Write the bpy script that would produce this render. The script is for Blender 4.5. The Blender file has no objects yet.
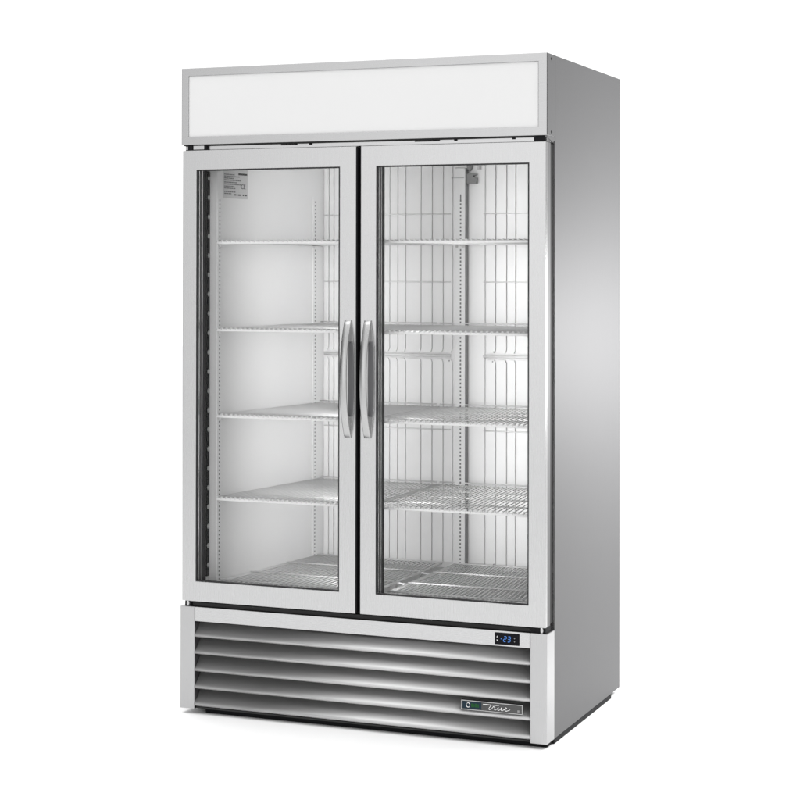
import bpy, bmesh, math, random
from mathutils import Vector, Matrix
random.seed(7)
S = bpy.context.scene
COL = S.collection

# ------------------------------------------------------------------ camera
cam = bpy.data.cameras.new('camera'); co = bpy.data.objects.new('camera', cam); COL.objects.link(co)
yaw, pit, rol = 0.3839, 0.0072, 0.0016
r = Vector((math.cos(yaw), math.sin(yaw), 0))
v = Vector((-math.sin(yaw)*math.cos(pit), math.cos(yaw)*math.cos(pit), math.sin(pit)))
u = r.cross(v)
r2 = r*math.cos(rol)+u*math.sin(rol); u2 = -r*math.sin(rol)+u*math.cos(rol)
M = Matrix((r2, u2, -v)).transposed().to_4x4(); M.translation = Vector((2.1909, -5.0815, 1.3628))
co.matrix_world = M
cam.sensor_width = 36; cam.lens = 36*1844.05/800
cam.shift_y = -(400-257.28)/800; cam.shift_x = 0.0005
cam.clip_start = 0.05; cam.clip_end = 200
S.camera = co
S.render.resolution_x = S.render.resolution_y = 1024
S.view_settings.view_transform = 'Standard'; S.view_settings.look = 'None'
S.view_settings.exposure = 0; S.view_settings.gamma = 1

# ------------------------------------------------------------------ studio light (environment + lamps)
W = bpy.data.worlds.new('World'); S.world = W; W.use_nodes = True
nt = W.node_tree; nt.nodes.clear(); N = nt.nodes.new; L = nt.links.new
wo = N('ShaderNodeOutputWorld'); bg = N('ShaderNodeBackground'); L(bg.outputs[0], wo.inputs[0])
tc = N('ShaderNodeTexCoord')
acc = None
def lobe(az, el, size, gain):
    """soft patch added to the environment: az degrees clockwise from +y, el degrees"""
    global acc
    a, e = math.radians(az), math.radians(el)
    d = N('ShaderNodeVectorMath'); d.operation = 'DOT_PRODUCT'
    d.inputs[1].default_value = (math.sin(a)*math.cos(e), math.cos(a)*math.cos(e), math.sin(e))
    L(tc.outputs['Generated'], d.inputs[0])
    m = N('ShaderNodeMapRange'); m.interpolation_type = 'SMOOTHSTEP'
    m.inputs['From Min'].default_value = math.cos(math.radians(size)); m.inputs['From Max'].default_value = 1
    m.inputs['To Min'].default_value = 0; m.inputs['To Max'].default_value = gain
    L(d.outputs['Value'], m.inputs['Value'])
    if acc is None: acc = m.outputs[0]
    else:
        s = N('ShaderNodeMath'); s.operation = 'ADD'; L(acc, s.inputs[0]); L(m.outputs[0], s.inputs[1]); acc = s.outputs[0]
WORLD_BASE = 1.5
base = N('ShaderNodeValue'); base.outputs[0].default_value = WORLD_BASE; acc = base.outputs[0]
lobe(50, 10, 48, -1.1)        # added dimming in the environment, keeps the side panel's reflections dark
lobe(-164, -1, 30, 0.65)       # added glow in the environment to brighten the door stiles
lobe(-120, 0, 42, -1.3)      # added dark patch in the environment, shades the left of the steel front
L(acc, bg.inputs['Strength'])

def area(name, loc, rot, sx, sy, power, col=(1, 1, 1)):
    l = bpy.data.lights.new(name, 'AREA'); l.shape = 'RECTANGLE'; l.size = sx; l.size_y = sy; l.energy = power; l.color = col
    o = bpy.data.objects.new(name, l); COL.objects.link(o); o.location = loc; o.rotation_euler = [math.radians(a) for a in rot]
    return o
area('overhead_floor_fill', (0.6, 0.3, 4.6), (0, 0, 0), 7, 7, 240)  # added lamp, whitens the floor and washes out the contact shadow
area('side_softbox', (1.42, 1.05, 1.13), (0, 90, 0), .46, 1.5, 34)

# ------------------------------------------------------------------ materials
def mat(name, col, metal=0.0, rough=0.5, **k):
    m = bpy.data.materials.new(name); m.use_nodes = True
    b = m.node_tree.nodes['Principled BSDF']
    b.inputs['Base Color'].default_value = (*col, 1) if len(col) == 3 else col
    b.inputs['Metallic'].default_value = metal; b.inputs['Roughness'].default_value = rough
    for a, c in k.items(): b.inputs[a.replace('_', ' ')].default_value = c
    return m
def noise_on(m, scale, vec, amt_col, amt_rough, bump=0.0, detail=3):
    """fine procedural variation, stretched by vec; multiplies colour and shifts roughness"""
    t = m.node_tree; b = t.nodes['Principled BSDF']; col = b.inputs['Base Color'].default_value[:]; rg = b.inputs['Roughness'].default_value
    c = t.nodes.new('ShaderNodeTexCoord'); mp = t.nodes.new('ShaderNodeMapping'); mp.inputs['Scale'].default_value = vec
    n = t.nodes.new('ShaderNodeTexNoise'); n.inputs['Scale'].default_value = scale; n.inputs['Detail'].default_value = detail
    t.links.new(c.outputs['Object'], mp.inputs[0]); t.links.new(mp.outputs[0], n.inputs['Vector'])
    mr = t.nodes.new('ShaderNodeMapRange'); mr.inputs['From Min'].default_value = .3; mr.inputs['From Max'].default_value = .7
    mr.inputs['To Min'].default_value = 1-amt_col; mr.inputs['To Max'].default_value = 1+amt_col
    t.links.new(n.outputs[0], mr.inputs['Value'])
    x = t.nodes.new('ShaderNodeMix'); x.data_type = 'RGBA'; x.blend_type = 'MULTIPLY'; x.inputs[0].default_value = 1
    x.inputs[6].default_value = col; t.links.new(mr.outputs[0], x.inputs[7]); t.links.new(x.outputs[2], b.inputs['Base Color'])
    m2 = t.nodes.new('ShaderNodeMapRange'); m2.inputs['From Min'].default_value = .3; m2.inputs['From Max'].default_value = .7
    m2.inputs['To Min'].default_value = rg-amt_rough; m2.inputs['To Max'].default_value = rg+amt_rough
    t.links.new(n.outputs[0], m2.inputs['Value']); t.links.new(m2.outputs[0], b.inputs['Roughness'])
    if bump:
        bp = t.nodes.new('ShaderNodeBump'); bp.inputs['Strength'].default_value = bump; bp.inputs['Distance'].default_value = .001
        t.links.new(n.outputs[0], bp.inputs['Height']); t.links.new(bp.outputs[0], b.inputs['Normal'])
    return m
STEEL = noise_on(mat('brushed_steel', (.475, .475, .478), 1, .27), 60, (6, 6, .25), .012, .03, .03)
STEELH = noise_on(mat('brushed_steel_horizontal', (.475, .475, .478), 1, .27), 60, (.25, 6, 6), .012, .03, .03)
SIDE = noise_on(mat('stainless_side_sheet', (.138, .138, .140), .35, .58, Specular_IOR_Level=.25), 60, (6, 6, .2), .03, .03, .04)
POST = noise_on(mat('brushed_steel_post', (.415, .415, .418), 1, .30), 60, (6, 6, .25), .015, .03, .03)
HEAD = noise_on(mat('brushed_steel_header', (.425, .425, .428), 1, .27), 60, (.25, 6, 6), .015, .03, .03)
LOUV = noise_on(mat('louver_steel', (.52, .52, .52), 1, .50), 30, (.1, 3, 3), .01, .01)
HAND = noise_on(mat('satin_handle_metal', (.41, .41, .41), 1, .25), 60, (6, 6, .3), .02, .03)
HDARK = mat('handle_recess_metal', (.15, .15, .155), .5, .5)
LINER = noise_on(mat('white_liner', (.80, .80, .80), 0, .38), 9, (1, 1, .3), .012, .03)
BACKP = noise_on(mat('white_back_panel', (.89, .89, .89), 0, .4), 9, (1, 1, .3), .012, .03)
WIRE = mat('white_coated_wire', (.80, .80, .80), 0, .3)
GRID = mat('grey_white_shelf_wire', (.68, .68, .68), 0, .5)
RAIL = mat('gloss_white_rail', (.95, .95, .95), 0, .18)
FLOORT = noise_on(mat('liner_floor_sheet', (.42, .42, .42), .3, .45), 20, (1, 1, 1), .05, .05)
BLACK = noise_on(mat('black_plastic', (.009, .009, .010), 0, .5, Specular_IOR_Level=.06), 40, (1, 1, .3), .2, .06)
GASK = mat('dark_gasket_rubber', (.022, .022, .022), 0, .65, Specular_IOR_Level=.2)
REVEAL = noise_on(mat('dark_glazing_reveal', (.022, .022, .023), 0, .5, Specular_IOR_Level=.2), 40, (3, 3, .2), .15, .06)
SPACER = mat('grey_spacer_bar', (.075, .075, .075), 0, .5)
SIGN = noise_on(mat('opal_sign_acrylic', (.585, .585, .585), 0, .55), 5, (1, 1, 1), .004, .01)
DARK = mat('dark_interior_sheet', (.02, .02, .02), .3, .6)
GREY = mat('grey_bracket_plastic', (.22, .22, .22), 0, .5)
LED = mat('led_lens', (.42, .42, .42), 0, .3)
LABELM = noise_on(mat('silver_label_foil', (.60, .60, .60), .2, .45), 200, (1, 1, 1), .05, .03)
INK = mat('grey_print_ink', (.16, .16, .16), 0, .7)
INKD = mat('dark_print_ink', (.04, .04, .04), 0, .7)
BADGE = noise_on(mat('dark_badge_metal', (.07, .07, .07), .6, .4), 60, (.3, 5, 5), .1, .05)
CHROME = mat('chrome_lettering', (.9, .9, .9), 1, .15)
GREEN = mat('green_badge_ink', (.008, .07, .015), 0, .5, Specular_IOR_Level=.2)
BLUEB = mat('blue_badge_ink', (.008, .022, .035), 0, .5, Specular_IOR_Level=.2)
DISP = mat('black_display_window', (.004, .004, .006), 0, .2, Specular_IOR_Level=.08)
DIG = mat('blue_led_segment', (.02, .08, .3), 0, .4, Emission_Color=(.07, .24, .62, 1), Emission_Strength=.9)
ICON = mat('white_display_icon', (.5, .5, .5), 0, .4)
def glass_mat():
    m = bpy.data.materials.new('window_glass'); m.use_nodes = True; t = m.node_tree; t.nodes.clear()
    o = t.nodes.new('ShaderNodeOutputMaterial'); mx = t.nodes.new('ShaderNodeMixShader')
    tr = t.nodes.new('ShaderNodeBsdfTransparent'); tr.inputs[0].default_value = (.992, .992, .992, 1)
    gl = t.nodes.new('ShaderNodeBsdfGlossy'); gl.inputs['Roughness'].default_value = 0.0
    fr = t.nodes.new('ShaderNodeFresnel'); fr.inputs['IOR'].default_value = 1.14
    t.links.new(fr.outputs[0], mx.inputs[0]); t.links.new(tr.outputs[0], mx.inputs[1]); t.links.new(gl.outputs[0], mx.inputs[2])
    t.links.new(mx.outputs[0], o.inputs[0]); return m
GLASS = glass_mat()
FLOORM = noise_on(mat('white_studio_floor', (.93, .93, .93), 0, .6), 3, (1, 1, 1), .004, .02)

# ------------------------------------------------------------------ mesh helpers
class MB:
    def __init__(s): s.bm = bmesh.new(); s.mi = 0; s.done = 0
    def use(s, i):
        """faces added from here on take material slot i"""
        s.bm.faces.ensure_lookup_table()
        for f in s.bm.faces[s.done:]: f.material_index = s.mi
        s.done = len(s.bm.faces); s.mi = i; return s
    def box(s, x0, x1, y0, y1, z0, z1, bev=0.0):
        b = bmesh.new()
        vs = [b.verts.new((x, y, z)) for x in (x0, x1) for y in (y0, y1) for z in (z0, z1)]
        for f in ((0, 1, 3, 2), (4, 6, 7, 5), (0, 4, 5, 1), (2, 3, 7, 6), (0, 2, 6, 4), (1, 5, 7, 3)): b.faces.new([vs[i] for i in f])
        if bev: bmesh.ops.bevel(b, geom=b.edges[:], offset=bev, segments=2, affect='EDGES', profile=.6)
        s.merge(b); return s
    def ring(s, x0, x1, z0, z1, a0, a1, c0, c1, y0, y1, bev=0.0):
        """rectangular picture frame in the xz plane: outer rect, inner rect, y range"""
        b = bmesh.new()
        o = [(x0, z0), (x1, z0), (x1, z1), (x0, z1)]; i = [(a0, c0), (a1, c0), (a1, c1), (a0, c1)]
        P = [[b.verts.new((x, y, z)) for x, z in q] for y in (y0, y1) for q in (o, i)]
        fo, fi, bo, bi = P
        for k in range(4):
            j = (k+1) % 4
            b.faces.new((fo[k], fo[j], fi[j], fi[k])); b.faces.new((bo[j], bo[k], bi[k], bi[j]))
            b.faces.new((fo[j], fo[k], bo[k], bo[j])); b.faces.new((fi[k], fi[j], bi[j], bi[k]))
        if bev:
            b.normal_update()
            ed = [e for e in b.edges if e.calc_face_angle(0) > .5]
            bmesh.ops.bevel(b, geom=ed, offset=bev, segments=2, affect='EDGES', profile=.6)
        s.merge(b); return s
    def poly(s, pts, axis, t0, t1, bev=0.0):
        """prism: 2-D outline extruded along axis ('x': pts are (y,z); 'y': pts are (x,z); 'z': (x,y))"""
        b = bmesh.new()
        def P(p, t): return {'x': (t, p[0], p[1]), 'y': (p[0], t, p[1]), 'z': (p[0], p[1], t)}[axis]
        A = [b.verts.new(P(p, t0)) for p in pts]; B = [b.verts.new(P(p, t1)) for p in pts]
        b.faces.new(A); b.faces.new(B[::-1]); n = len(pts)
        for k in range(n): b.faces.new((A[k], B[k], B[(k+1) % n], A[(k+1) % n]))
        bmesh.ops.recalc_face_normals(b, faces=b.faces[:])
        if bev: bmesh.ops.bevel(b, geom=[e for e in b.edges if e.calc_face_angle(0) > .5], offset=bev, segments=2, affect='EDGES', profile=.6)
        s.merge(b); return s
    def tube(s, pts, rad, n=6, caps=True):
        b = s.bm; rings = []
        pts = [Vector(p) for p in pts]
        for i, p in enumerate(pts):
            a = pts[max(i-1, 0)]; c = pts[min(i+1, len(pts)-1)]; d = (c-a).normalized()
            up = Vector((0, 0, 1)) if abs(d.z) < .9 else Vector((1, 0, 0))
            e = d.cross(up).normalized(); f = d.cross(e)
            rr = rad[i] if isinstance(rad, (list, tuple)) else rad
            rings.append([b.verts.new(p+(e*math.cos(2*math.pi*k/n)+f*math.sin(2*math.pi*k/n))*rr) for k in range(n)])
        for i in range(len(rings)-1):
            for k in range(n): b.faces.new((rings[i][k], rings[i][(k+1) % n], rings[i+1][(k+1) % n], rings[i+1][k])).smooth = True
        if caps: b.faces.new(rings[0][::-1]); b.faces.new(rings[-1])
        return s
    def quad(s, a, b_, c, d): s.bm.faces.new([s.bm.verts.new(p) for p in (a, b_, c, d)]); return s
    def merge(s, b):
        m = bpy.data.meshes.new('t'); b.to_mesh(m); b.free(); s.bm.from_mesh(m); bpy.data.meshes.remove(m)
    def build(s, name, m, parent=None):
        s.use(0)
        me = bpy.data.meshes.new(name); bmesh.ops.recalc_face_normals(s.bm, faces=s.bm.faces[:]) if not getattr(s, 'keep', 0) else None
        s.bm.to_mesh(me); s.bm.free(); [me.materials.append(q) for q in (m if isinstance(m, (list, tuple)) else [m])]
        o = bpy.data.objects.new(name, me); COL.objects.link(o); o.parent = parent; return o
def text(name, body, size, m, parent, mw, ext=.0002, shear=0):
    c = bpy.data.curves.new(name, 'FONT'); c.body = body; c.size = size; c.extrude = ext; c.shear = shear; c.align_x = 'LEFT'
    t = bpy.data.objects.new('tmp', c); me = bpy.data.meshes.new_from_object(t); bpy.data.objects.remove(t); bpy.data.curves.remove(c)
    me.transform(mw); me.materials.clear(); me.materials.append(m); me.name = name
    o = bpy.data.objects.new(name, me); COL.objects.link(o); o.parent = parent; return o
FRONT = Matrix(((1, 0, 0, 0), (0, 0, -1, 0), (0, 1, 0, 0), (0, 0, 0, 1)))     # xy text -> xz plane facing -y

# ------------------------------------------------------------------ the floor it stands on
FZ = -.016
fl = MB(); fl.quad((-14, -9, FZ), (14, -9, FZ), (14, 30, FZ), (-14, 30, FZ)); floor = fl.build('floor', FLOORM); floor['kind'] = 'structure'

# ------------------------------------------------------------------ the display freezer
X0, X1, D, T = -.597, .597, .7923, 1.9924
YF = .0762                                     # front edge of the cabinet body
root = bpy.data.objects.new('display_freezer', None); COL.objects.link(root)
root['label'] = 'tall stainless steel upright display freezer with two glass doors, white header sign and louvered base'
root['category'] = 'display freezer'

# cabinet shell: two side sheets, top, back, each with a face of its own thickness
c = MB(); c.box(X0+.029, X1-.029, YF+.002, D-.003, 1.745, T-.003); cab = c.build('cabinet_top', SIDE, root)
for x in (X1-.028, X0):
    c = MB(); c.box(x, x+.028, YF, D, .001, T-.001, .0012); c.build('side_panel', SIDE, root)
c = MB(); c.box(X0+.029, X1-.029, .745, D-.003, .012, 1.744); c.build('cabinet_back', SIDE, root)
c = MB(); c.box(X0+.029, X1-.029, YF+.03, .744, .30, .362); c.build('cabinet_floor', SIDE, root)
# thin front flange of the cabinet seen in the gaps above and below the doors
c = MB(); c.ring(X0+.002, X1-.002, .305, 1.765, -.548, .548, .372, 1.737, .0735, .0755); c.build('front_flange', STEEL, cab)

# liner: tapered side walls, white
def wx(y): return .519-(y-.10)*.13
ZL0, ZL1, YB = .366, 1.74, .727
l = MB()
for s in (-1, 1):
    a, b_ = wx(.095)*s, wx(YB)*s
    l.quad((a, .095, ZL0), (b_, YB, ZL0), (b_, YB, ZL1), (a, .095, ZL1))
    l.quad((a, .095, ZL0), (a, .095, ZL1), (s*.546, .094, ZL1), (s*.546, .094, ZL0))
    l.quad((s*.546, .094, ZL0), (s*.546, .094, ZL1), (s*.548, .076, ZL1), (s*.548, .076, ZL0))
l.quad((-.546, .077, ZL1), (.546, .077, ZL1), (wx(YB), YB, ZL1), (-wx(YB), YB, ZL1))
liner = l.build('inner_liner', LINER, root)
l = MB(); l.quad((-.546, .077, ZL0), (.546, .077, ZL0), (wx(YB), YB, ZL0), (-wx(YB), YB, ZL0)); l.build('liner_floor', FLOORT, liner)

# back panel: flat upright strips with narrow grooves between, cross bars
bp = MB(); bp.quad((-wx(YB), YB, ZL0), (wx(YB), YB, ZL0), (wx(YB), YB, ZL1), (-wx(YB), YB, ZL1))
GR = [-.4337, -.4148, -.396, -.362, -.330, -.292, -.262, -.224, -.1878, -.1585, -.1293, -.0737, -.0333, .0063, .0395]
GR2 = [.1573, .1924, .2309, .2622, .3107, .342, .381, .412, .430]
YS = .7195
def strips(xs):
    for a, b_ in zip(xs[:-1], xs[1:]):
        for z0, z1 in ((ZL0+.02, 1.0665), (1.0885, ZL1-.012)):
            fl_ = .005
            q = [(a+.0018, z0), (b_-.0018, z0), (b_-.0018, z1), (a+.0018, z1)]
            if z1 < 1.1: q = [q[0], q[1], (b_-.0018, z1-.010), (b_-.0018-fl_, z1), (a+.0018+fl_, z1), (a+.0018, z1-.010)]
            else: q = [(a+.0018, z0+.010), (a+.0018+fl_, z0), (b_-.0018-fl_, z0), (b_-.0018, z0+.010), q[2], q[3]]
            bp.poly(q, 'y', YS, YB-.0005, .0008)
strips(GR); strips(GR2)
bp.box(.043, .1535, YS+.001, YB-.0005, ZL0+.02, ZL1-.012, .0012)
back = bp.build('back_panel', BACKP, liner)
for x0, x1 in ((-.43, .033), (.15, .425)):
    for z in (1.553, 1.325, .830): b = MB(); b.tube([(x0, YS-.0022, z), (x1, YS-.0022, z)], .0022); b.build('cross_bar', WIRE, back)
    b = MB(); b.tube([(x0, YS-.001, 1.0775), (x1, YS-.001, 1.0775)], .0052, 10); b.build('cross_bar', WIRE, back)
for x, z in ((.028, 1.0605), (.186, 1.093), (.182, 1.0605), (.187, .388), (.252, .386)): s_ = MB(); s_.tube([(x, YS-.002, z), (x, YS-.0002, z)], .0022, 8); s_.build('screw', GREY, back)

# sensor bracket and small mark near the ceiling of the right bay
b = MB(); b.poly([(.094, 1.653), (.1295, 1.653), (.1295, 1.6735), (.119, 1.675), (.119, 1.680), (.129, 1.681), (.129, 1.6855), (.094, 1.6865)], 'y', YS-.018, YS-.0004, .001)
b.build('sensor_bracket', GREY, liner)
b = MB(); b.poly([(.098, 1.730), (.112, 1.722), (.113, 1.708), (.105, 1.694), (.097, 1.708)], 'y', YS-.022, YS-.0004, .001); b.build('sensor_probe', GREY, liner)
b = MB(); b.box(.126, .142, YS-.003, YS-.0004, 1.700, 1.716, .0006); mk = b.build('small_mark_plate', LABELM, liner)
b = MB(); b.box(.136, .1395, YS-.0036, YS-.0028, 1.702, 1.713); b.build('mark_print', INKD, mk)

# shelf standards (slotted uprights): two on each side wall, one at the middle of the back
def standard_side(s, y, z0, z1):
    m = MB(); x = wx(y)*s
    e = (wx(y-.014)*s, wx(y+.014)*s)
    w = .0045
    pts = [(e[0], y-.014), (e[1], y+.014), (e[1]-s*w, y+.0135), (e[0]-s*w, y-.0135)]
    m.poly(pts, 'z', z0, z1, .0008)
    h = m.use(1); z = z0+.018
    while z < z1-.014:
        xx = x-s*(w+.0002); h.box(min(xx, xx+s*.001), max(xx, xx+s*.001), y-.0035, y+.0035, z-.0026, z+.0026); z += .0127
    m.build('shelf_standard', [WIRE, INK], liner)
for s in (-1, 1):
    standard_side(s, .102, .372, 1.600); standard_side(s, .665, .372, 1.612)
m = MB(); m.box(.0565, .0935, .692, YS-.0004, .372, 1.705, .002); m.box(.052, .098, .70, YS-.0004, 1.7055, 1.722, .002)
h = m.use(1); z = .39
while z < 1.60: h.box(.0755, .0805, .6914, .693, z-.0032, z+.0032); z += .0127
h.box(.0762, .0798, .6914, .693, 1.60, 1.617)
cs = m.build('shelf_standard', [WIRE, INK], liner)
m = MB(); m.box(.0936, .0955, .694, YS-.0004, .372, 1.70); m.build('standard_shade', GREY, liner)  # grey sheet painting the shade on the standard's right face
# ceiling hinge/wire line
m = MB(); m.tube([(.045, .69, 1.672), (.09, .69, 1.672)], .0008); m.build('sensor_wire', GREY, liner)

# shelves
SHZ = (1.4525, 1.178, .907, .647)
YS0, YS1 = .086, .694
def make_shelf(side, z):
    if side < 0: xa0, xa1, xb0, xb1 = -wx(YS0)+.006, -wx(YS1)+.006, -.006, -.006
    else: xa0, xa1, xb0, xb1 = .004, .004, wx(YS0)-.006, wx(YS1)-.006
    m = MB(); n = 31
    for i in range(n+1):
        t = i/n; x0 = xa0+(xb0-xa0)*t; x1 = xa1+(xb1-xa1)*t
        m.tube([(x0, YS0-.0040, z-.002), (x0, YS0-.0028, z+.0026), (x0, YS0+.003, z+.0048), (x0, YS0+.012, z+.003), (x1, YS1, z+.002)], [.0016, .0016, .0016, .0014, .0014], 6)
    for y in (YS1-.004, ):
        m.tube([(xa1, y, z-.0015), (xb1, y, z-.0015)], .003, 8)
        m.tube([(xa1, y+.004, z+.009), (xb1, y+.004, z+.009)], .0024, 8)
    for y in (.24, .40, .55):
        t = (y-YS0)/(YS1-YS0); m.tube([(xa0+(xa1-xa0)*t, y, z-.0025), (xb0+(xb1-xb0)*t, y, z-.0025)], .0028, 6)
    for q in ((xa0, xa1), (xb0, xb1)): m.tube([(q[0], YS0+.002, z-.002), (q[1], YS1, z-.002)], .003, 6)
    sh = m.build('shelf', GRID, root)
    m = MB(); m.box(xa0-.001, xb0+.001, YS0-.0035, YS0+.004, z-.0072, z+.0004, .0014)
    for i in range(n+1):
        x0 = xa0+(xb0-xa0)*i/n; m.box(x0-.0030, x0+.0030, YS0-.0033, YS0+.006, z-.0002, z+.0052, .0016)
    m.build('front_rail', RAIL, sh)
    for q, yy in ((xa0, YS0+.004), (xb0, YS0+.004)):
        if abs(q) > .1:
            s = 1 if q > 0 else -1
            m = MB(); m.poly([(yy, z-.0065), (yy+.055, z-.0065), (yy+.045, z-.013), (yy+.008, z-.016)], 'x', q-s*.001, q-s*.008, .0006); m.build('shelf_clip', LINER, sh)
            m = MB(); m.poly([(.64, z-.0065), (.69, z-.0065), (.685, z-.016), (.65, z-.013)], 'x', (wx(.66)-.004)*s, (wx(.66)-.011)*s, .0006); m.build('shelf_clip', LINER, sh)
        else:
            xx = .060 if side < 0 else .082
            m = MB(); m.box(xx, xx+.009, .665, .690, z-.013, z-.0065, .0006); m.build('shelf_clip', LINER, sh)
for z in SHZ:
    for side in (-1, 1): make_shelf(side, z)

# floor racks
ZR = .385
def make_rack(xa0, xa1, xb0, xb1, hooks):
    m = MB(); n = 30
    for i in range(n+1):
        t = i/n; x0 = xa0+(xb0-xa0)*t; x1 = xa1+(xb1-xa1)*t
        m.tube([(x0, .082, ZR-.006), (x0, .083, ZR), (x0, .09, ZR+.0015), (x1, .69, ZR+.0015)], .0021, 6)
    for y in (.098, .27, .49, .68):
        t = (y-.08)/.61; m.tube([(xa0+(xa1-xa0)*t, y, ZR+.0045), (xb0+(xb1-xb0)*t, y, ZR+.0045)], .0024, 6)
    for q in ((xa0, xa1), (xb0, xb1)): m.tube([(q[0], .085, ZR-.001), (q[1], .69, ZR-.001)], .003, 6)
    for y in (.1, .3, .5, .67):
        for x in ((xa0+.03), (xb0-.03)): m.tube([(x*.88, y, ZL0), (x*.88, y, ZR)], .003, 6)
    for y in hooks: m.tube([(xa0, y, ZR+.003), (xa0-.022, y, ZR+.006), (xa0-.03, y+.003, ZR+.004), (xa0-.033, y+.004, ZR-.012)], .0032, 6)
    return m.build('floor_rack', WIRE, root)
make_rack(-.511, -.438, .012, .012, ())
make_rack(.060, .060, .511, .438, (.245, .45))

# centre post behind the doors and LED light strips
m = MB(); m.box(-.034, .034, .0772, .118, ZL0+.001, ZL1-.001, .003); mul = m.build('centre_post', BLACK, root)
def led_strip(x, s, n0, vis):
    m = MB(); m.box(min(x, x+s*.012), max(x, x+s*.012), .0762, .0925, .40, 1.675, .0015); o = m.build('light_strip', BLACK, root)
    z = .4349
    while z < 1.66:
        h = MB(); h.tube([(x-s*.0002, .0842, z), (x-s*.0025, .0842, z)], [.0080, .0030], 16); h.build('led_lens', LED, o); z += .0609
led_strip(-.5445, -1, 0, 1); led_strip(.5445, 1, 0, 1)
# the strips' light: narrow lamps facing into the cabinet
for x, ry in ((-.030, 20), (.030, -20)):
    pass
def strip_lamp(x, y, tx, power, spread):
    o = area('interior_strip_lamp', (x, y, 1.02), (0, 0, 0), .03, 1.36, power)
    d = Vector((tx-x, .72-y, 0)).normalized(); rgt = d.cross(Vector((0, 0, 1)))
    mm = Matrix((rgt, Vector((0, 0, 1)), -d)).transposed().to_4x4(); mm.translation = Vector((x, y, 1.02)); o.matrix_world = mm
    o.data.spread = math.radians(spread)
strip_lamp(.045, .124, .38, 1.4, 74)
strip_lamp(-.045, .124, -.56, 1.95, 104)

# information sticker on the left wall
def wp(y, z, off): return (-wx(y)+off, y, z)
m = MB(); m.quad(wp(.125, 1.592, .0006), wp(.262, 1.592, .0006), wp(.262, 1.70, .0006), wp(.125, 1.70, .0006)); m.use(1); rows = [(1.668, .5), (1.662, .75), (1.656, .45), (1.650, .8), (1.643, .6), (1.637, .75), (1.630, .5), (1.624, .45), (1.613, .5), (1.607, .35)]
for z, wd in rows:
    y = .130
    while y < .130+.115*wd:
        q = .004+random.random()*.008; m.quad(wp(y, z-.0017, .0011), wp(y+q, z-.0017, .0011), wp(y+q, z+.0017, .0011), wp(y, z+.0017, .0011)); y += q+.002
ang = math.atan(.13)
WALL = Matrix.Translation((0, 0, 0)) @ Matrix(((0, 0, 1, 0), (1, 0, 0, 0), (0, 1, 0, 0), (0, 0, 0, 1)))
def wall_text(b_, size, y, z):
    mm = Matrix.Translation((-wx(y)+.0012, y, z)) @ Matrix.Rotation(-ang, 4, 'Z') @ WALL
    text('printing', b_, size, INKD, stk, mm)
m.use(2)
for y, q in ((.185, .012), (.205, .020), (.232, .008), (.246, .010)): m.quad(wp(y, 1.602, .0011), wp(y+q, 1.602, .0011), wp(y+q, 1.6065, .0011), wp(y, 1.6065, .0011))
m.quad(wp(.208, 1.668, .0011), wp(.258, 1.668, .0011), wp(.258, 1.674, .0011), wp(.208, 1.674, .0011))
stk = m.build('information_sticker', [LABELM, INK, INKD], liner)
wall_text('CE', .022, .222, 1.624)

# ------------------------------------------------------------------ header with blank white sign
m = MB(); m.ring(X0+.0005, X1-.0018, 1.7538, T, -.5724, .5688, 1.7785, 1.968, 0, .0745, .0012); hd = m.build('header', HEAD, root)
m = MB(); m.box(-.5722, .5686, .0035, .009, 1.7787, 1.9678); m.build('sign_panel', SIGN, hd)
m = MB(); m.box(X1-.0015, X1+.0004, .0012, .0742, 1.7555, T-.0012, .0004); cap = m.build('end_cap', SIDE, hd)
for z in (1.9776, 1.7648): m = MB(); m.tube([(X1+.0002, .037, z), (X1+.0016, .037, z)], [.0048, .0036], 12); m.build('screw', BLACK, cap)
m = MB(); m.box(X0+.004, X1-.004, .008, .0735, 1.7505, 1.7535); m.build('header_underside', GASK, hd)
# recess strip between header and doors with small screws and vent slots
m = MB(); m.box(X0+.006, X1-.006, .016, .0733, 1.7372, 1.7500, .001); rs = m.build('top_recess_strip', STEELH, root)
for x0, x1 in ((-.26, -.205), (.18, .26)): m = MB(); m.box(x0, x1, .0145, .0158, 1.7455, 1.7488); m.build('vent_slot', BLACK, rs)
for x in (-.16, .31, .49): m = MB(); m.box(x-.005, x+.005, .0145, .0158, 1.7452, 1.7492); m.build('screw', BLACK, rs)

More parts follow.
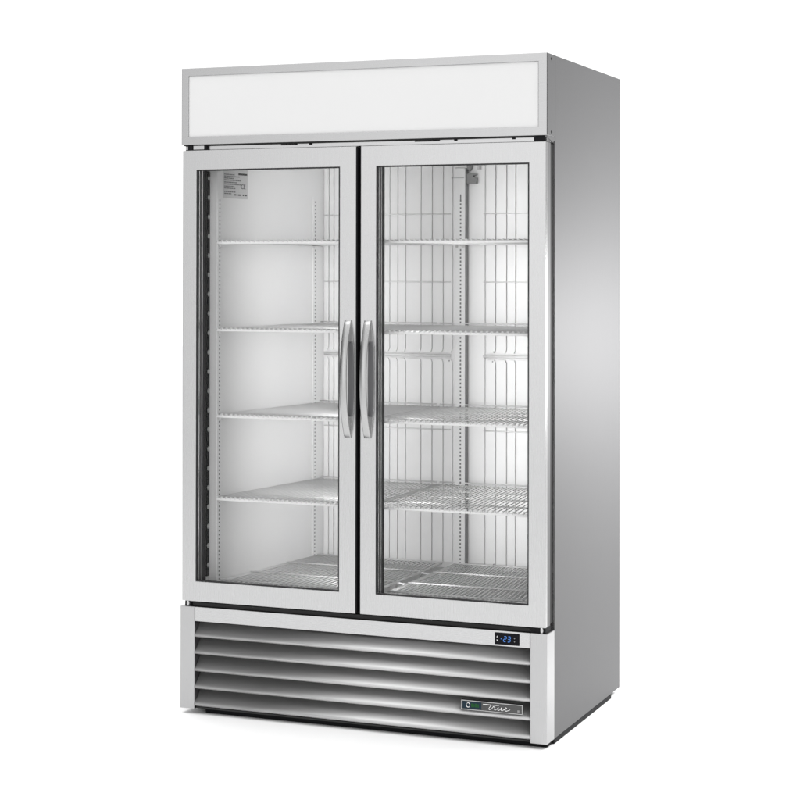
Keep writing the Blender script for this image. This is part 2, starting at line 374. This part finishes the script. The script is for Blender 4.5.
# ------------------------------------------------------------------ doors
ZD0, ZD1 = .3345, 1.7356
def make_handle(xc, door):
    """bowed pull: flat front strap, webs at both ends, dark pocket plate behind"""
    zt, zb = 1.213, .8615; zm = (zt+zb)/2; H = (zt-zb)/2
    m = MB(); b = m.bm; w = .0103; n = 28; secs = []
    for i in range(n+1):
        a = -1+2*i/n; z = zm+a*H; bow = -.006-.036*max(0, 1-abs(a)**2.3)
        th = .0045
        hw = w*(1.04-.04*a*a)
        x = xc
        prof = [(x-hw, bow+th), (x-hw, bow+.0015), (x-hw+.0018, bow), (x+hw-.0018, bow), (x+hw, bow+.0015), (x+hw, bow+th)]
        secs.append([b.verts.new((px, py, z)) for px, py in prof])
    k = 6
    for i in range(n):
        for j in range(k): b.faces.new((secs[i][j], secs[i][(j+1) % k], secs[i+1][(j+1) % k], secs[i+1][j])).smooth = (j == 2)
    b.faces.new(secs[0]); b.faces.new(secs[-1][::-1])
    # end webs, seen from the side as wedges
    for sg in (1, -1):
        out = []; inn = []
        for i in range(9):
            a = 1-.385*i/8; out.append((-.0055-.036*max(0, 1-a**2.3)+.004, zm+sg*a*H))
        pts = out+[(-.0008, out[-1][1]), (-.0008, out[0][1])]
        m.poly(pts, 'x', xc-.0085, xc+.0102)
    hn = m.build('handle', HAND, door)
    m = MB(); pts = []
    for i in range(17):
        a = -1+2*i/16; pts.append((xc+.0108+.011*(1-a*a), zm+a*H*.985))
    pts += [(xc-.0075, zm+H*.985), (xc-.0075, zm-H*.985)]
    m.poly(pts, 'y', -.0030, -.0004, .0008); m.build('handle_base', HAND, hn)
    m = MB(); pts = []
    for i in range(17):
        a = -.64+1.28*i/16; pts.append((xc+.0100+.0107*(1-a*a), zm+a*H))
    pts += [(xc+.0030, zm+.64*H), (xc+.0012, zm), (xc+.0030, zm-.64*H)]
    m.poly(pts, 'y', -.0058, -.0031, .0004); m.build('handle_recess', HDARK, hn)
def make_door(x0, x1, a0, a1, hx, lab):
    c0, c1 = .3965, 1.6755
    m = MB(); m.ring(x0, x1, ZD0, ZD1, a0, a1, c0, c1, 0, .018, .0016)
    d = m.build('door', STEEL, root); d['label'] = lab
    m = MB(); m.ring(x0+.0002, x1-.0002, ZD0+.0002, ZD1-.0002, x0+.03, x1-.03, ZD0+.04, ZD1-.04, .0182, .045, .0012); m.build('shaded_door_edge', SIDE, d)  # same steel as the door front, given a darker material to imitate shade
    e = .0036
    m = MB(); m.ring(a0, a1, c0, c1, a0+e, a1-e, c0+e, c1-e, .0012, .0175, .0004); tr = m.build('window_trim', REVEAL, d)
    for p, q in ((a0, a0+e), (a1-e, a1)):
        m = MB(); m.box(p, q, .0177, .0500, c0-.004, c1+.004, .0003); m.build('window_jamb', REVEAL, tr)
    for p, q in ((a0+e, a0+e+.0016), (a1-e-.0016, a1-e)):
        m = MB(); m.box(p, q, .0180, .0290, c0-.004, c1+.004); m.build('spacer_bar', SPACER, tr)
    m = MB(); m.box(a0+e+.0002, a1-e-.0002, .0120, .0160, c0+e+.0002, c1-e-.0002); m.build('glass_pane', GLASS, d)
    m = MB(); m.box(a0+e+.0002, a1-e-.0002, .0305, .0345, c0-.004, c1+.004); m.build('glass_pane', GLASS, d)
    m = MB(); m.ring(x0+.003, x1-.0015, ZD0+.003, ZD1-.003, a0-.002, a1+.002, c0-.014, c1+.012, .0455, .0725, .002); m.build('gasket', GASK, d)
    make_handle(hx, d); return d
dl = make_door(-.5912, -.0032, -.5437, -.0570, -.0275, 'left glass door with bowed handle on its right stile')
dr = make_door(.0122, .5928, .0627, .5410, .0370, 'right glass door with bowed handle on its left stile')
m = MB(); m.box(-.0031, .0006, .0015, .0726, ZD0+.004, ZD1-.004, .0006); m.build('edge_seal', BLACK, dl)
m = MB(); m.box(.0007, .0118, .020, .0726, ZD0+.004, ZD1-.004, .0006); m.build('edge_seal', BLACK, dr)
def hinge(parts, lab=None):
    for p in parts: m = MB(); m.box(*p, .001); m.build('hinge', BLACK, root)
hinge([(-.576, -.560, .003, .040, 1.7357, 1.7512), (-.519, -.511, .004, .040, 1.7357, 1.7512), (-.585, -.508, .006, .04, 1.7357, 1.7382)])
m = MB(); m.box(-.5585, -.5205, .006, .03, 1.7385, 1.7505, .001); m.build('hinge_plate', STEEL, root)
hinge([(.555, .588, .003, .040, 1.7366, 1.7512)])
m = MB(); m.poly([(.001, 1.7535), (.074, 1.7535), (.074, 1.742), (.055, 1.7372), (.02, 1.7455), (.001, 1.7500)], 'x', .5885, .5965, .0006); m.build('hinge_bracket', SIDE, root)
hinge([(-.582, -.560, .004, .045, .3180, .3343)]); hinge([(.545, .5915, .004, .055, .3180, .3343)])
for x in (-.572, .580):
    m = MB(); m.tube([(x, .006, .3185), (x, .006, .3340)], .0055, 12); m.build('hinge_pin', STEEL, root)
m = MB(); m.box(X0+.010, X1-.010, .012, .0733, .3182, .3300, .001); m.build('bottom_recess_strip', GASK, root)

# ------------------------------------------------------------------ louvered base
RX0, RX1 = -.5458, .5452
def post(x0, x1):
    m = MB(); m.box(x0, x1, 0, .0748, 0, .3177, .002); return m.build('corner_post', POST, root)
post(X0, RX0-.0012); post(RX1+.0012, X1)
m = MB(); m.box(RX0, RX1, .0006, .024, .2732, .3172, .001); gr = m.build('louver_grille', STEELH, root)
m = MB(); m.box(RX0, RX1, .060, .064, .006, .2725); m.build('grille_back', DARK, gr)
zs = [.2305, .1780, .1245, .0710, .0180]
for z in zs:
    m = MB(); b = m.bm
    prof = [(.046, .049), (.0395, .0395), (.0305, .0290), (.0215, .0200), (.0133, .0128), (.0080, .0083)]
    prof += [(.0078-.0070*math.sin(math.radians(a)), -.0010+.0070*math.cos(math.radians(a))) for a in range(42, 200, 15)]
    zc = lambda zz: min(zz+z, .2724)
    xs = [RX0, RX1]
    A = [[b.verts.new((x, y, zc(zz))) for y, zz in prof] for x in xs]
    for i in range(len(prof)-1): b.faces.new((A[0][i], A[1][i], A[1][i+1], A[0][i+1])).smooth = True
    o = m.build('louver', LOUV, gr)
    sol = o.modifiers.new('thick', 'SOLIDIFY'); sol.thickness = .001; sol.offset = -1
m = MB(); m.box(RX0+.022, X1-.008, .030, .0805, FZ, .0055, .003); m.build('base_tray', BLACK, root)
m = MB(); m.box(X0+.03, X1-.0015, .077, D-.095, FZ, .0008, .003); m.build('base_skid', BLACK, root)
m = MB(); m.box(RX0, RX1, .010, .058, .0015, .0062); m.build('grille_lip', DARK, gr)

# temperature display
m = MB(); m.box(.4388, .5138, -.0016, .0004, .2777, .3122, .0012); dsp = m.build('temperature_display', DISP, root)
SEG = {'2': 'abged', '3': 'abgcd'}
def seg_digit(ch, x, z, w, h):
    t = .0016; m = MB(); sk = lambda zz: (zz-z)*.12
    def bar(xa, za, xb, zb):
        d = Vector((xb-xa, zb-za)).normalized(); n_ = Vector((-d.y, d.x))*t/2; e = d*.0007
        P = [(xa+e.x, za+e.y), (xa+2*e.x+n_.x, za+2*e.y+n_.y), (xb-2*e.x+n_.x, zb-2*e.y+n_.y), (xb-e.x, zb-e.y), (xb-2*e.x-n_.x, zb-2*e.y-n_.y), (xa+2*e.x-n_.x, za+2*e.y-n_.y)]
        m.poly([(p[0]+sk(p[1]), p[1]) for p in P], 'y', -.0021, -.00165)
    q = {'a': (x, z+h, x+w, z+h), 'b': (x+w, z+h/2, x+w, z+h), 'c': (x+w, z, x+w, z+h/2), 'd': (x, z, x+w, z), 'e': (x, z, x, z+h/2), 'f': (x, z+h/2, x, z+h), 'g': (x, z+h/2, x+w, z+h/2)}
    for k in ('g' if ch == '-' else SEG[ch]): bar(*q[k])
    m.build('digit', DIG, dsp)
seg_digit('-', .4555, .2875, .0050, .0145); seg_digit('2', .4655, .2870, .0078, .0155); seg_digit('3', .4780, .2870, .0078, .0155)
m = MB()
m.poly([(.4445, .2985), (.4495, .2985), (.4470, .3035)], 'y', -.0021, -.00165); m.poly([(.4445, .2915), (.4495, .2915), (.4470, .2865)], 'y', -.0021, -.00165)
m.build('button_mark', ICON, dsp)
m = MB()
for z in (.2885, .298):
    m.box(.4975, .5015, -.0020, -.00165, z, z+.0010); m.box(.4990, .5000, -.0021, -.00166, z-.0016, z+.0026)
m.build('button_mark', GREY, dsp)

# badge with script lettering
BX0, BX1, BZ0, BZ1 = .3365, .5250, .0805, .1085
m = MB(); m.ring(BX0, BX1, BZ0, BZ1, BX0+.0022, BX1-.0022, BZ0+.0022, BZ1-.0022, -.0042, .006, .0006); bd = m.build('badge', HAND, root)
m = MB(); m.box(BX0+.002, BX1-.002, -.0028, .005, BZ0+.002, BZ1-.002); m.build('badge_plate', BADGE, bd)
m = MB(); m.box(BX0+.004, BX0+.062, -.0034, -.0029, BZ0+.0035, BZ1-.0035); m.build('badge_inlay', BLUEB, bd)
m = MB(); cx_, cz_ = BX0+.0215, (BZ0+BZ1)/2
m.tube([(cx_+.0058*math.cos(a), -.0040, cz_+.0062*math.sin(a)+(.0022 if k == 4 else 0)) for k, a in enumerate([math.pi/2+math.pi*(i-4)/8 for i in range(17)])], .0010, 6); m.build('droplet_emblem', CHROME, bd)
for i, (a, w) in enumerate(((.031, .005), (.0375, .004), (.043, .006), (.0505, .004))):
    m = MB(); m.box(BX0+a, BX0+a+w, -.0040, -.0035, BZ0+.009, BZ1-.0085-.001*(i % 2), .0004); m.build('green_emblem', GREEN, bd)
def stroke(pts, rad, mb, ox, oz, sc):
    P = [Vector((p[0], p[1])) for p in pts]; out = []
    for i in range(len(P)-1):                      # Catmull-Rom
        p0, p1, p2, p3 = P[max(i-1, 0)], P[i], P[i+1], P[min(i+2, len(P)-1)]
        for k in range(6):
            t = k/6; out.append(.5*((2*p1)+(p2-p0)*t+(2*p0-5*p1+4*p2-p3)*t*t+(3*p1-p0-3*p2+p3)*t**3))
    out.append(P[-1])
    mb.tube([(ox+q.x*sc, -.0042, oz+q.y*sc) for q in out], rad, 6)
m = MB(); ox, oz, sc = BX0+.075, BZ0+.0062, .0142
stroke([(-.55, .98), (.2, 1.02), (1.0, .98), (2.3, 1.0), (3.0, 1.1)], .0008, m, ox, oz, sc)       # bar of the T
stroke([(1.25, 1.0), (.95, .55), (.7, .18), (.95, .05), (1.35, .25)], .0010, m, ox, oz, sc)         # stem of the T
stroke([(1.35, .25), (1.75, .72), (1.85, .62), (2.1, .66), (1.95, .30), (2.05, .04), (2.45, .25)], .0009, m, ox, oz, sc)   # r
stroke([(2.45, .25), (2.85, .68), (2.65, .22), (2.85, .04), (3.25, .3), (3.5, .66), (3.4, .2), (3.6, .05), (3.95, .25)], .0009, m, ox, oz, sc)   # u
stroke([(3.95, .25), (4.4, .42), (4.6, .62), (4.35, .68), (4.15, .35), (4.35, .06), (4.8, .12), (5.3, .38)], .0009, m, ox, oz, sc)  # e
m.build('script_lettering', CHROME, bd)
m = MB(); m.box(BX1-.016, BX1-.010, -.0033, -.0029, BZ0+.006, BZ0+.012, .0003); m.build('small_mark', GREY, bd)
